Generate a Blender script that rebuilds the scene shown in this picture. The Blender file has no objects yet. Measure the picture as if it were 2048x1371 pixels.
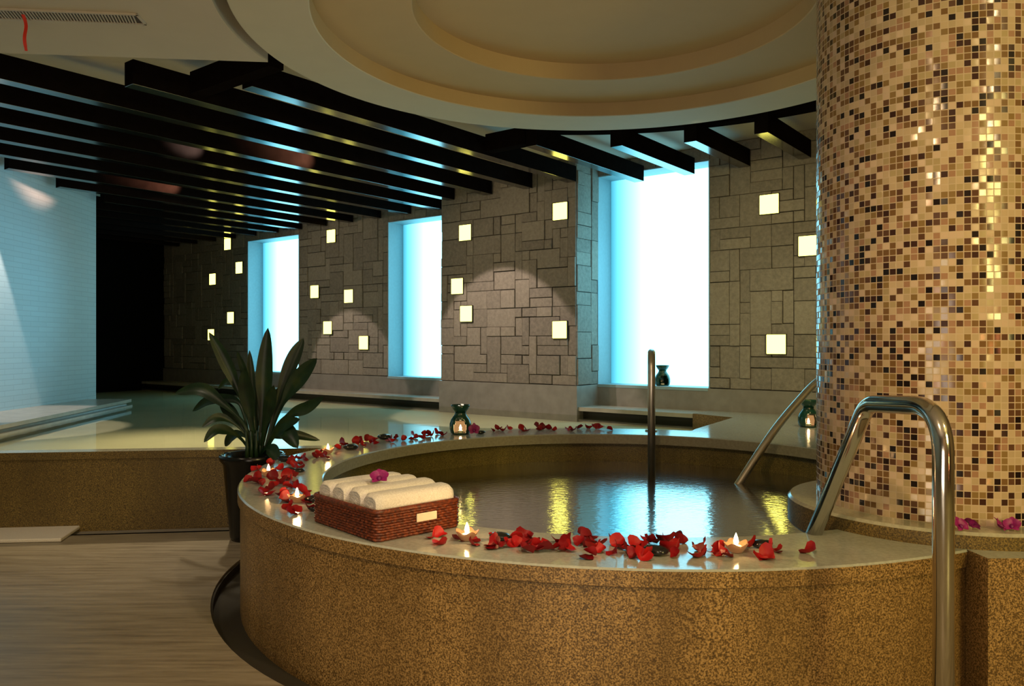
import bpy, bmesh, math, random
from mathutils import Vector, Matrix, noise
R = random.Random(7)
scene = bpy.context.scene
COL = scene.collection
PI = math.pi
F = 1580.0; EYE = 1.2

# ------------------------------------------------------------ helpers
def ground(px, py, z):
    """world point at height z seen at photo pixel (px, py)"""
    d = F*(z-EYE)/(685.5-py)
    return Vector(((px-1024)/F*d, d, z))
def atdepth(px, py, d):
    return Vector(((px-1024)/F*d, d, EYE+(685.5-py)/F*d))
A = Vector((.790, -.613, 0)); B = Vector((.613, .790, 0))
def SO(s, o, z=0): return A*s + B*o + Vector((0, 0, z))

def link(name, bm, mat, parent=None, smooth=False, bevel=0, recalc=True):
    if recalc: bmesh.ops.recalc_face_normals(bm, faces=bm.faces[:])
    me = bpy.data.meshes.new(name); bm.to_mesh(me); bm.free()
    if smooth:
        for p in me.polygons: p.use_smooth = True
    o = bpy.data.objects.new(name, me); COL.objects.link(o)
    if mat:
        for m in (mat if isinstance(mat, (list, tuple)) else [mat]): me.materials.append(m)
    if parent: o.parent = parent
    if bevel:
        md = o.modifiers.new('bevel', 'BEVEL'); md.width = bevel; md.segments = 2; md.limit_method = 'ANGLE'
    return o
def tag(o, label, cat, group=None, kind=None):
    o['label'] = label; o['category'] = cat
    if group: o['group'] = group
    if kind: o['kind'] = kind
    return o
def empty(name, loc, label, cat, group=None, rotz=0):
    o = bpy.data.objects.new(name, None); COL.objects.link(o); o.location = loc; o.rotation_euler = (0, 0, rotz)
    o.empty_display_size = .05
    return tag(o, label, cat, group)
def struct(name, bm, mat, label=None, cat=None, **k):
    o = link(name, bm, mat, **k); o['kind'] = 'structure'
    if label: o['label'] = label; o['category'] = cat
    return o
def dup(root, loc, rotz=0, label=None, group=None):
    r = root.copy(); COL.objects.link(r); r.location = loc; r.rotation_euler = (0, 0, rotz)
    if label: r['label'] = label
    if group: r['group'] = group
    for ch in list(root.children):
        c = ch.copy(); COL.objects.link(c); c.parent = r
        for g in list(ch.children):
            e = g.copy(); COL.objects.link(e); e.parent = c
    return r
def obox(bm, o, ex, ey, ez):
    """box from corner o with edge vectors"""
    vs = [bm.verts.new(o + ex*i + ey*j + ez*k) for k in (0, 1) for j in (0, 1) for i in (0, 1)]
    for f in ((0,1,3,2),(4,6,7,5),(0,4,5,1),(2,3,7,6),(0,2,6,4),(1,5,7,3)): bm.faces.new([vs[i] for i in f])
    return vs
def sobox(bm, s0, s1, o0, o1, z0, z1):
    return obox(bm, SO(s0, o0, z0), A*(s1-s0), B*(o1-o0), Vector((0, 0, z1-z0)))
def box(bm, x0, x1, y0, y1, z0, z1):
    return obox(bm, Vector((x0, y0, z0)), Vector((x1-x0,0,0)), Vector((0,y1-y0,0)), Vector((0,0,z1-z0)))
def lathe(bm, prof, c=(0,0), n=96, close=False, a0=0, a1=2*PI, uv=None):
    full = abs(a1-a0-2*PI) < 1e-6
    m = n if full else n+1
    rings = []
    for r, z in prof:
        rings.append([bm.verts.new((c[0]+r*math.cos(a0+(a1-a0)*i/n), c[1]+r*math.sin(a0+(a1-a0)*i/n), z)) for i in range(m)] if r > 1e-6
                     else [bm.verts.new((c[0], c[1], z))])
    seq = list(zip(rings, rings[1:])) + ([(rings[-1], rings[0])] if close else [])
    for p, q in seq:
        for i in range(n):
            j = (i+1) % m
            vs = [p[i % len(p)], p[j % len(p)], q[j % len(q)], q[i % len(q)]]
            u = []
            for v in vs:
                if v not in u: u.append(v)
            if len(u) > 2:
                try: bm.faces.new(u)
                except ValueError: pass
def tube(bm, pts, r, n=10, closed=False, caps=True):
    pts = [Vector(p) for p in pts]; m = len(pts)
    rs = r if isinstance(r, (list, tuple)) else [r]*m
    T = []
    for i in range(m):
        a = pts[(i-1) % m] if (closed or i > 0) else pts[i]
        b = pts[(i+1) % m] if (closed or i < m-1) else pts[i]
        T.append((b-a).normalized())
    up = Vector((0,0,1)) if abs(T[0].z) < .9 else Vector((1,0,0))
    nrm = (up - T[0]*up.dot(T[0])).normalized()
    rings = []
    for i in range(m):
        nrm = (nrm - T[i]*nrm.dot(T[i])).normalized(); bi = T[i].cross(nrm)
        rings.append([bm.verts.new(pts[i] + (nrm*math.cos(2*PI*k/n) + bi*math.sin(2*PI*k/n))*rs[i]) for k in range(n)])
    for i in range(m if closed else m-1):
        p, q = rings[i], rings[(i+1) % m]
        for k in range(n): bm.faces.new((p[k], p[(k+1) % n], q[(k+1) % n], q[k]))
    if caps and not closed:
        bm.faces.new(rings[0][::-1]); bm.faces.new(rings[-1])
def smoothpath(pts, sub=8):
    pts = [Vector(p) for p in pts]; out = []
    P = [pts[0]*2-pts[1]] + pts + [pts[-1]*2-pts[-2]]
    for i in range(1, len(P)-2):
        for k in range(sub):
            t = k/sub
            out.append(.5*((2*P[i]) + (P[i+1]-P[i-1])*t + (2*P[i-1]-5*P[i]+4*P[i+1]-P[i+2])*t*t + (3*P[i]-P[i-1]-3*P[i+1]+P[i+2])*t**3))
    out.append(pts[-1]); return out
def filletpath(pts, rad, n=10):
    """straight segments with round corners"""
    pts = [Vector(p) for p in pts]; out = [pts[0]]
    for i in range(1, len(pts)-1):
        a, b, c = pts[i-1], pts[i], pts[i+1]
        r = rad[i-1] if isinstance(rad, (list, tuple)) else rad
        p = b + (a-b).normalized()*r; q = b + (c-b).normalized()*r
        for k in range(n+1):
            t = k/n; out.append(p*(1-t)**2 + b*2*t*(1-t) + q*t*t)
    out.append(pts[-1]); return out
def prism(bm, poly, z0, z1, holes=()):
    """polygon (with holes) extruded from z0 to z1"""
    loops = [poly] + list(holes); edges = []; lv = []
    for lp in loops:
        vs = [bm.verts.new((p[0], p[1], z1)) for p in lp]; lv.append(vs)
        for i in range(len(vs)): edges.append(bm.edges.new((vs[i], vs[(i+1) % len(vs)])))
    res = bmesh.ops.triangle_fill(bm, use_beauty=True, use_dissolve=False, edges=edges)
    top = [g for g in res['geom'] if isinstance(g, bmesh.types.BMFace)]
    if z0 is not None and z0 != z1:
        mp = {}
        for vs in lv:
            for v in vs: mp[v] = bm.verts.new((v.co.x, v.co.y, z0))
        for f in top:
            bm.faces.new([mp[v] for v in reversed(f.verts)])
        for vs in lv:
            for i in range(len(vs)):
                j = (i+1) % len(vs); bm.faces.new((vs[i], vs[j], mp[vs[j]], mp[vs[i]]))
def arc(c, r, a0, a1, n=60):
    return [(c[0]+r*math.cos(a0+(a1-a0)*i/n), c[1]+r*math.sin(a0+(a1-a0)*i/n)) for i in range(n+1)]

# ------------------------------------------------------------ materials
class NT:
    def __init__(s, name):
        s.m = bpy.data.materials.new(name); s.m.use_nodes = True; s.t = s.m.node_tree; s.t.nodes.clear()
        s.out = s.n('ShaderNodeOutputMaterial')
    def n(s, typ, **kw):
        nd = s.t.nodes.new(typ)
        for k, v in kw.items():
            if k.startswith('i_'):
                key = k[2:].replace('_', ' ')
                nd.inputs[int(key) if key.isdigit() else key].default_value = v
            else: setattr(nd, k, v)
        return nd
    def l(s, a, b): s.t.links.new(a, b)
    def math(s, op, a, b=None, c=None):
        nd = s.n('ShaderNodeMath', operation=op)
        for i, v in enumerate((a, b, c)):
            if v is None: continue
            if isinstance(v, (int, float)): nd.inputs[i].default_value = v
            else: s.l(v, nd.inputs[i])
        return nd.outputs[0]
    def ramp(s, fac, stops, interp='LINEAR'):
        nd = s.n('ShaderNodeValToRGB'); cr = nd.color_ramp; cr.interpolation = interp
        while len(cr.elements) < len(stops): cr.elements.new(.5)
        for e, (p, c) in zip(cr.elements, stops): e.position = p; e.color = (*c, 1)
        s.l(fac, nd.inputs[0]); return nd.outputs[0]
    def mix(s, fac, a, b, mode='MIX'):
        nd = s.n('ShaderNodeMix', data_type='RGBA', blend_type=mode)
        for i, v in ((0, fac), (6, a), (7, b)):
            if isinstance(v, (int, float)): nd.inputs[i].default_value = v
            elif isinstance(v, tuple): nd.inputs[i].default_value = (*v, 1)
            else: s.l(v, nd.inputs[i])
        return nd.outputs[2]
    def coord(s, which='Object', scale=(1,1,1), rot=(0,0,0)):
        tc = s.n('ShaderNodeTexCoord'); mp = s.n('ShaderNodeMapping'); mp.inputs['Scale'].default_value = scale; mp.inputs['Rotation'].default_value = rot
        s.l(tc.outputs[which], mp.inputs[0]); return mp.outputs[0]
    def noise(s, vec, scale, detail=3, rough=.5):
        nd = s.n('ShaderNodeTexNoise'); nd.inputs['Scale'].default_value = scale; nd.inputs['Detail'].default_value = detail; nd.inputs['Roughness'].default_value = rough
        s.l(vec, nd.inputs['Vector']); return nd.outputs['Fac']
    def bump(s, h, strength=.3, dist=.01):
        nd = s.n('ShaderNodeBump'); nd.inputs['Strength'].default_value = strength; nd.inputs['Distance'].default_value = dist
        s.l(h, nd.inputs['Height']); return nd.outputs[0]
    def pbr(s, color, rough=.5, metal=0, normal=None, spec=None, **kw):
        b = s.n('ShaderNodeBsdfPrincipled')
        if isinstance(color, tuple): b.inputs['Base Color'].default_value = (*color, 1)
        else: s.l(color, b.inputs['Base Color'])
        if isinstance(rough, (int, float)): b.inputs['Roughness'].default_value = rough
        else: s.l(rough, b.inputs['Roughness'])
        b.inputs['Metallic'].default_value = metal
        if spec is not None: b.inputs['Specular IOR Level'].default_value = spec
        if normal is not None: s.l(normal, b.inputs['Normal'])
        for k, v in kw.items():
            key = k.replace('_', ' ')
            b.inputs[key].default_value = v if not (isinstance(v, tuple) and len(v) == 3) else (*v, 1)
        s.l(b.outputs[0], s.out.inputs[0]); return b
def plain(name, color, rough=.5, metal=0, nscale=30, nvar=.12, bump=0, **kw):
    t = NT(name); v = t.coord(); f = t.noise(v, nscale)
    c = t.mix(f, tuple(x*(1-nvar) for x in color), tuple(min(1, x*(1+nvar)) for x in color))
    t.pbr(c, rough, metal, t.bump(f, bump) if bump else None, **kw); return t.m
def emis(name, color, strength):
    t = NT(name); e = t.n('ShaderNodeEmission'); e.inputs[0].default_value = (*color, 1); e.inputs[1].default_value = strength
    t.l(e.outputs[0], t.out.inputs[0]); return t.m

def terrazzo(name, dark, light, spec=.5, rough=.35, top=None):
    t = NT(name); v = t.coord()
    f = t.noise(v, 190, 2, .6); big = t.ramp(t.noise(t.coord('Object', (2.4, 2.4, .5)), 1.5, 4, .6), [(.32, (0,0,0)), (.68, (1,1,1))])
    c = t.ramp(f, [(.33, tuple(x*.28 for x in dark)), (.46, dark), (.56, light), (.72, tuple(min(1, x*1.55) for x in light))])
    c = t.mix(t.math('MULTIPLY', big, .55), c, tuple(x*.5 for x in dark), 'MIX')
    if top:
        geo = t.n('ShaderNodeNewGeometry'); sep = t.n('ShaderNodeSeparateXYZ'); t.l(geo.outputs['Normal'], sep.inputs[0])
        up = t.math('GREATER_THAN', sep.outputs[2], .7)
        f2 = t.noise(v, 60, 4, .7)
        c = t.mix(up, c, t.ramp(f2, [(.35, tuple(x*.8 for x in top)), (.65, top)]))
        r = t.math('MULTIPLY_ADD', up, .12-rough, rough)
        t.pbr(c, r, 0, t.bump(f, .06, .003), spec)
    else: t.pbr(c, rough, 0, t.bump(f, .12, .003), spec)
    return t.m
M = {}
M['terrazzo'] = terrazzo('speckled_terrazzo', (.17, .095, .025), (.40, .25, .092), rough=.45, top=(.44, .46, .40))  # top tone carries window and wall reflections as paler colour
M['terrazzo_olive'] = terrazzo('olive_terrazzo', (.11, .07, .016), (.21, .14, .035), rough=.5, top=(.45, .43, .32))
M['tub_inner'] = terrazzo('inner_terrazzo', (.17, .13, .03), (.27, .205, .05), rough=.4)

def stone_floor():
    t = NT('travertine_floor'); v = t.coord('Object', (.55, 7, 1), (0, 0, .12)); v2 = t.coord('Object', (5, 22, 1), (0, 0, .2)); v3 = t.coord()
    a = t.noise(v, 4.0, 8, .7); b = t.noise(v2, 1.1, 3, .6); big = t.noise(v3, .7, 2)
    c = t.ramp(a, [(.34, (.13, .10, .065)), (.5, (.26, .215, .15)), (.66, (.38, .325, .24))])
    c = t.mix(t.ramp(b, [(.66, (0,0,0)), (.76, (.8,.8,.8))]), c, (.10, .075, .04))
    c = t.mix(.3, c, t.ramp(big, [(.35, (.22,.18,.12)), (.65, (.34,.30,.225))]))
    t.pbr(c, t.math('MULTIPLY_ADD', a, .3, .22), 0, t.bump(a, .05, .004), .4); return t.m
M['floor'] = stone_floor()

def block_stone(name, c0, c1):
    t = NT(name); v = t.coord(); g = t.n('ShaderNodeNewGeometry')
    f = t.noise(v, 28, 4, .65); rp = g.outputs['Random Per Island']
    c = t.ramp(rp, [(0, c0), (1, c1)])
    c = t.mix(.35, c, t.ramp(f, [(.3, tuple(x*.6 for x in c0)), (.7, tuple(min(1, x*1.25) for x in c1))]))
    t.pbr(c, .85, 0, t.bump(t.noise(v, 60, 4, .7), .45, .01), .2); return t.m
M['blocks'] = block_stone('split_face_stone', (.195, .172, .145), (.31, .275, .225))
M['joint'] = plain('dark_joint', (.03, .027, .022), .95)
M['skirt'] = plain('grey_stone_band', (.26, .24, .21), .35, nscale=9, nvar=.3)
M['ledge'] = plain('honed_ledge_stone', (.42, .38, .31), .25, nscale=9, nvar=.2)
M['deck'] = plain('honed_deck_stone', (.30, .29, .21), .13, nscale=14, nvar=.25)
M['reveal'] = plain('reveal_cyan_tint', (.30, .42, .46), .5)  # white panels, darkened and tinted with the window's cyan light
M['ring_tan'] = plain('tan_ring_plaster', (.54, .41, .23), .8, nscale=5, nvar=.05)
M['plaster'] = plain('ceiling_plaster', (.56, .49, .40), .8, nscale=5, nvar=.05)
M['plaster_grey'] = plain('ring_plaster', (.60, .55, .43), .8, nscale=5, nvar=.05)
M['void_black'] = plain('void_darkened_wall', (.0025, .0025, .0025), .8, spec=.05)
M['warm_wall'] = plain('warm_room_wall', (.34, .24, .14), .7)
M['lacquer'] = plain('black_lacquered_timber', (.008, .0055, .0045), .7, nscale=12, nvar=.4, spec=0.0, IOR=1.02)
M['lacquer_under'] = plain('black_lacquered_underside', (.004, .0035, .003), .16, nscale=12, nvar=.4, spec=1.0, IOR=2.3)
M['steel'] = plain('polished_steel', (.66, .64, .60), .13, 1.0, nscale=3, nvar=.05)
M['satin_steel'] = plain('satin_steel', (.70, .67, .62), .34, 1.0, nscale=3, nvar=.05)
M['pot'] = plain('black_glazed_ceramic', (.004, .004, .004), .2, spec=.35)
M['soil'] = plain('dark_soil', (.02, .013, .008), .95, nscale=90, bump=.5)
M['slot'] = plain('dark_channel_and_shade', (.030, .024, .014), .6)
M['mat'] = plain('pale_cotton_mat', (.72, .66, .58), .95, nscale=160, bump=.35)
M['vent'] = plain('vent_dark', (.05, .035, .03), .7)
M['vent_slat'] = plain('vent_slat_paint', (.50, .44, .38), .6)
M['ribbon'] = plain('red_ribbon', (.62, .025, .01), .6)
M['stone_black'] = plain('black_river_pebble', (.012, .012, .012), .16)
M['wax'] = plain('white_wax', (.85, .78, .62), .5)
M['flame'] = emis('candle_flame', (1.0, .66, .28), 42)
M['square'] = emis('glass_square_glow', (1.0, .90, .15), 5)
M['tan_label'] = plain('cream_towel_in_handle', (.75, .65, .48), .9)

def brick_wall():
    t = NT('white_brick_cyan_tint'); tc = t.n('ShaderNodeTexCoord'); sep = t.n('ShaderNodeSeparateXYZ'); t.l(tc.outputs['Object'], sep.inputs[0])
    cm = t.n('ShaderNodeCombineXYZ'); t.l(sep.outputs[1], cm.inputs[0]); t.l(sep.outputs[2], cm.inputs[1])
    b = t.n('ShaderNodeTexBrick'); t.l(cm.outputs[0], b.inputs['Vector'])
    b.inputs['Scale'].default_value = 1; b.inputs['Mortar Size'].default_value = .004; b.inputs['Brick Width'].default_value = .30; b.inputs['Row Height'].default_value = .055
    b.inputs['Color1'].default_value = (.46,.58,.62,1); b.inputs['Color2'].default_value = (.44,.55,.59,1); b.inputs['Mortar'].default_value = (.38,.48,.52,1)  # cyan window light is tinted into the white brick colours
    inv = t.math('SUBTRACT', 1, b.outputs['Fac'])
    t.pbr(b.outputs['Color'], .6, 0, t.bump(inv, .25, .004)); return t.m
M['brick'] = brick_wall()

def mosaic():
    t = NT('glass_mosaic_tile'); uv = t.n('ShaderNodeUVMap'); sep = t.n('ShaderNodeSeparateXYZ'); t.l(uv.outputs[0], sep.inputs[0])
    u, v = sep.outputs[0], sep.outputs[1]
    fu, fv = t.math('FLOOR', u), t.math('FLOOR', v)
    cm = t.n('ShaderNodeCombineXYZ'); t.l(fu, cm.inputs[0]); t.l(fv, cm.inputs[1])
    wn = t.n('ShaderNodeTexWhiteNoise', noise_dimensions='3D'); t.l(cm.outputs[0], wn.inputs['Vector'])
    base = t.ramp(wn.outputs['Value'], [(0, (.012,.006,.005)), (.075, (.045,.016,.010)), (.15, (.11,.05,.025)), (.26, (.19,.10,.035)), (.38, (.25,.155,.055)),
              (.50, (.36,.20,.12)), (.60, (.42,.32,.17)), (.68, (.47,.355,.22)), (.80, (.52,.39,.25)), (.92, (.58,.43,.31))], 'CONSTANT')
    pu = t.math('ABSOLUTE', t.math('SUBTRACT', t.math('FRACT', u), .5)); pv = t.math('ABSOLUTE', t.math('SUBTRACT', t.math('FRACT', v), .5))
    g = t.math('GREATER_THAN', t.math('MAXIMUM', pu, pv), .435)
    c = t.mix(g, base, (.52, .40, .27))
    # every tile sits a little askew
    wc = t.n('ShaderNodeVectorMath', operation='SUBTRACT'); t.l(wn.outputs['Color'], wc.inputs[0]); wc.inputs[1].default_value = (.5, .5, .5)
    sc = t.n('ShaderNodeVectorMath', operation='SCALE'); t.l(wc.outputs[0], sc.inputs[0]); sc.inputs['Scale'].default_value = .19
    geo = t.n('ShaderNodeNewGeometry'); ad = t.n('ShaderNodeVectorMath', operation='ADD'); t.l(geo.outputs['Normal'], ad.inputs[0]); t.l(sc.outputs[0], ad.inputs[1])
    nm = t.n('ShaderNodeVectorMath', operation='NORMALIZE'); t.l(ad.outputs[0], nm.inputs[0])
    bp = t.n('ShaderNodeBump'); bp.inputs['Strength'].default_value = .5; bp.inputs['Distance'].default_value = .002
    t.l(t.math('SUBTRACT', 1, g), bp.inputs['Height']); t.l(nm.outputs[0], bp.inputs['Normal'])
    t.pbr(c, t.math('MULTIPLY_ADD', g, .55, .16), 0, bp.outputs[0], .6); return t.m
M['mosaic'] = mosaic()

def water(name, tint, wscale, wbump, rough=.03, fk=1.15):
    t = NT(name); v = t.coord('Object', (1, 2.2, 1))
    f = t.noise(v, wscale, 2, .5); n = t.bump(f, wbump, .02)
    fr = t.n('ShaderNodeFresnel'); fr.inputs[0].default_value = 1.33; t.l(n, fr.inputs[1])
    tr = t.n('ShaderNodeBsdfTransparent'); tr.inputs[0].default_value = (*tint, 1)
    gl = t.n('ShaderNodeBsdfGlossy'); gl.inputs['Roughness'].default_value = rough; t.l(n, gl.inputs['Normal'])
    mx = t.n('ShaderNodeMixShader'); t.l(t.math('MINIMUM', t.math('MULTIPLY', fr.outputs[0], fk), 1), mx.inputs[0]); t.l(tr.outputs[0], mx.inputs[1]); t.l(gl.outputs[0], mx.inputs[2])
    t.l(mx.outputs[0], t.out.inputs[0]); return t.m
M['pool_water'] = water('still_pool_water', (.93, .95, .84), 3, .03, .05, .6)
M['tub_water'] = water('rippled_tub_water', (.16, .22, .12), 22, .075, .11, 4.2)

def window_glow():
    t = NT('backlit_frosted_glass'); uv = t.n('ShaderNodeUVMap'); sep = t.n('ShaderNodeSeparateXYZ'); t.l(uv.outputs[0], sep.inputs[0])
    s = t.ramp(sep.outputs[0], [(0, (.10, .52, .72)), (.10, (.30, .95, 1.15)), (.45, (.85, 2.0, 2.3)), (1, (1.1, 2.4, 2.8))])
    # colour ramps clip at one, so the brightness rides on the strength
    k = t.math('MULTIPLY_ADD', t.math('MINIMUM', t.math('MULTIPLY', sep.outputs[0], 3.4), 1.0), 2.9, .85)
    col = t.ramp(sep.outputs[0], [(0, (.10, .62, .86)), (.14, (.20, .76, .96)), (.3, (.27, .80, 1)), (1, (.29, .82, 1))])
    e = t.n('ShaderNodeEmission'); t.l(col, e.inputs[0]); t.l(k, e.inputs[1]); t.l(e.outputs[0], t.out.inputs[0]); return t.m
M['glow'] = window_glow()

def leaf_mat():
    t = NT('dark_green_leaf'); v = t.coord('Object', (1,1,1)); f = t.noise(v, 9, 3); f2 = t.noise(v, 120, 2)
    c = t.ramp(f, [(.3, (.003,.012,.005)), (.55, (.008,.027,.009)), (.75, (.024,.040,.009))])
    t.pbr(c, .38, 0, t.bump(f2, .15, .002), .35); return t.m
M['leaf'] = leaf_mat()
def petal_mat():
    t = NT('red_rose_petal'); v = t.coord(); f = t.noise(v, 60, 3); oi = t.n('ShaderNodeObjectInfo')
    c = t.ramp(oi.outputs['Random'], [(0, (.15,.002,.005)), (.5, (.33,.005,.008)), (1, (.50,.012,.010))])
    c = t.mix(t.math('MULTIPLY', f, .4), c, (.12, .0, .006)); t.pbr(c, .5, 0, t.bump(f, .2, .003), .3); return t.m
M['petal'] = petal_mat()
M['orchid'] = plain('magenta_orchid_petal', (.26, .008, .13), .5, nscale=120, nvar=.5)
M['orchid_lip'] = plain('deep_purple_orchid_lip', (.16, .005, .10), .5)
def towel_mat():
    t = NT('white_terry_towel'); v = t.coord(); f = t.noise(v, 170, 3, .7)
    c = t.ramp(f, [(.3, (.74,.69,.60)), (.7, (.93,.89,.80))]); t.pbr(c, .95, 0, t.bump(f, .8, .006), .1); return t.m
M['towel'] = towel_mat()
def wicker_mat():
    t = NT('red_brown_wicker'); v = t.coord(); f = t.noise(v, 70, 3, .7)
    c = t.ramp(f, [(.3, (.035,.008,.004)), (.5, (.13,.027,.009)), (.72, (.30,.065,.016))]); t.pbr(c, .42, 0, t.bump(f, .3, .003), .5); return t.m
M['wicker'] = wicker_mat()
M['burner'] = plain('dark_green_glazed_burner', (.008, .055, .035), .15, spec=.7)
def glass_bowl():
    t = NT('amber_glass_bowl'); b = t.pbr((.34, .17, .09), .15, 0); b.inputs['Transmission Weight'].default_value = .35
    b.inputs['Emission Color'].default_value = (1, .45, .15, 1); b.inputs['Emission Strength'].default_value = .10; return t.m  # faint emission stands in for candlelight through the glass
M['bowl'] = glass_bowl()
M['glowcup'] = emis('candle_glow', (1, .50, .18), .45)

# ------------------------------------------------------------ plan constants
TC = (.576, 4.336); RO = 1.968; RI = 1.568; HR = .52
CC = (1.688, 3.136); CR = .448
DC = (.54, 4.33)
def circ(c, r, n=128): return [(c[0]+r*math.cos(2*PI*i/n), c[1]+r*math.sin(2*PI*i/n)) for i in range(n)]

# pool front line
P0 = Vector((-3.236, 5.027, 0)); PU = Vector((1.40, .173, 0)).normalized(); PV = Vector((-PU.y, PU.x, 0))
def PL(t, w=0, z=0): return P0 + PU*t + PV*w + Vector((0, 0, z))
def PL2(t, w=0):
    p = PL(t, w); return (p.x, p.y)

# ------------------------------------------------------------ floor
bm = bmesh.new()
fe = 0.0
floor_poly = [(-7.5, -3.0), (5.2, -3.0), (5.2, 2.6), (2.5, 2.6)] # placeholder, replaced below
floor_poly = [(-7.5, -3.0), (5.2, -3.0), (5.2, 7.5), PL2(5.0, -.16), PL2(-4.4, -.16)]
hole = circ(TC, 2.085)
prism(bm, floor_poly, -.06, 0, [hole])
struct('floor', bm, M['floor'])
bm = bmesh.new(); lathe(bm, [(2.10, -.30), (2.10, -.012), (2.075, -.012), (2.075, -.05), (1.9, -.05), (1.9, -.30)], TC, 128)
struct('trim_1', bm, M['slot'], 'dark sunken drain channel curving around the foot of the round tub', 'drain')
bm = bmesh.new(); obox(bm, PL(-4.4, -.17, -.2), PU*9.4, PV*.2, Vector((0,0,.185)))
struct('trim_2', bm, M['skirt'], 'narrow grey drain strip along the foot of the pool wall', 'drain')

# ------------------------------------------------------------ big pool
bm = bmesh.new()
obox(bm, PL(-4.4, .012, -.05), PU*6.55, PV*.2, Vector((0,0,.505)))
obox(bm, PL(-4.4, 0, .452), PU*6.56, PV*.13, Vector((0,0,.048)))
struct('trim_3', bm, M['terrazzo_olive'], 'low olive terrazzo front wall of the long pool with a pale coping', 'pool wall')
# pool floor
PS0_, PS1_ = -6.60, -4.640
a_s = math.atan2(6.25-TC[1], 1.45-TC[0])
deckedge = [(1.45, 6.25), (2.02, 7.22)]
wp = [PL2(-1.6, .13), PL2(2.14, .13)]
a_l = math.atan2(PL(2.2, .13).y-TC[1], PL(2.2, .13).x-TC[0])
back = arc(TC, RO-.02, a_l if a_l > 0 else a_l+2*PI, a_s, 50)
wp += back + deckedge + [tuple(SO(-3.32, 7.19)[:2]), tuple(SO(PS1_+.02, 7.19)[:2]), tuple(SO(PS1_+.02, 7.078)[:2]), tuple(SO(PS0_-.02, 7.078)[:2]), tuple(SO(PS0_-.02, 7.19)[:2]), tuple(SO(-13.85, 7.19)[:2]), (-9.3, 9.6), (-5.6, 9.95), (-5.1, 9.85), (-4.97, 5.2)]
bm = bmesh.new(); prism(bm, wp, -.04, .36)
M['pool_floor'] = plain('pale_pool_tile', (.62, .60, .46), .5, nscale=2, nvar=.18)
struct('floor.001', bm, M['pool_floor'])
bm = bmesh.new(); prism(bm, wp, None, .43)
tag(link('pool_water', bm, M['pool_water']), 'still pale green water filling the long pool behind the round tub', 'water', kind='stuff')

# deck on the right of the tub
a_e = math.atan2(2.60-TC[1], 1.504-TC[0])
dk = arc(TC, RO-.01, a_s, a_e, 40)
dk = [(1.45, 6.25)] + dk + [(1.504, 2.496), (5.0, 2.496), tuple(SO(1.5, 7.5)[:2]), tuple(SO(-3.3, 7.5)[:2]), tuple(SO(-3.3, 7.1)[:2]), (2.02, 7.22)]
bm = bmesh.new(); prism(bm, dk, -.05, .52)
o = struct('floor.002', bm, [M['terrazzo']])

# ------------------------------------------------------------ left steps and white wall
LW0 = Vector((-5.02, 5.0, 0)); LW1 = Vector((-5.16, 9.8, 0))
ldir = (LW1-LW0).normalized(); ln = Vector((-ldir.y, ldir.x, 0))
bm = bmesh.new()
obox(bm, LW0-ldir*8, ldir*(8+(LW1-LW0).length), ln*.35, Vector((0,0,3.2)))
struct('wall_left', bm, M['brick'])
far, near = Vector((-4.62, 9.59, 0)), Vector((-4.24, 6.59, 0)); sd = (far-near).normalized()
nr = far - sd*5.2
def stepslab(z0, z1, off):
    q = Vector((off, 0, 0))
    return [((far+q).x, (far+q).y), ((nr+q).x, (nr+q).y), (-5.6, (nr).y), (-5.6, far.y+.0)]
bm = bmesh.new(); prism(bm, stepslab(0,0,0), .485, .52); prism(bm, stepslab(0,0,-.06), .02, .47)
struct('trim_4', bm, M['ledge'], 'pale stone deck ledge along the white wall on the left of the pool', 'ledge')
bm = bmesh.new(); prism(bm, stepslab(0,0,.012), .42, .45); 
struct('trim_5', bm, M['ledge'], 'lower stone tread at the waterline below the left ledge', 'step')

# ------------------------------------------------------------ stone wall with windows
def blocks(bm, w, h, place, cell=.105, seed=1, skip=None):
    """place(u, v, d) -> world point; rectangles of varied size with joints"""
    rr = random.Random(seed); nx = max(1, round(w/cell)); ny = max(1, round(h/cell)); cu, cv = w/nx, h/ny
    used = [[False]*nx for _ in range(ny)]
    sizes = [(2,2),(3,2),(2,1),(4,2),(1,2),(2,3),(3,1),(1,3),(4,1),(1,4),(3,3),(1,1),(4,3),(2,4)]
    wts =   [9,    10,   11,    6,    3,    3,    8,    2,    4,   1,    2,   2.5,   1.5,  1]
    for j in range(ny):
        for i in range(nx):
            if used[j][i]: continue
            if skip and skip((i+.5)*cu, (j+.5)*cv): continue
            for _ in range(30):
                a, b = rr.choices(sizes, wts)[0]
                if i+a <= nx and j+b <= ny and all(not used[j+q][i+p] for q in range(b) for p in range(a)): break
            else: a = b = 1
            for q in range(b):
                for p in range(a): used[j+q][i+p] = True
            g = rr.choice((.0015, .002, .004)); d = rr.uniform(.002, .022); ch = .004
            u0, u1, v0, v1 = i*cu+g, (i+a)*cu-g, j*cv+g, (j+b)*cv-g
            jt = [rr.uniform(-.0015, .0015) for _ in range(8)]
            u0 += jt[0]; u1 += jt[1]; v0 += jt[2]; v1 += jt[3]
            bk = [bm.verts.new(place(x, y, -.01)) for x, y in ((u0,v0),(u1,v0),(u1,v1),(u0,v1))]
            md = [bm.verts.new(place(x, y, d-ch)) for x, y in ((u0,v0),(u1,v0),(u1,v1),(u0,v1))]
            fr = [bm.verts.new(place(x, y, d)) for x, y in ((u0+ch,v0+ch),(u1-ch,v0+ch),(u1-ch,v1-ch),(u0+ch,v1-ch))]
            for k in range(4):
                m = (k+1) % 4
                bm.faces.new((bk[k], bk[m], md[m], md[k])); bm.faces.new((md[k], md[m], fr[m], fr[k]))
            bm.faces.new(fr)
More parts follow.
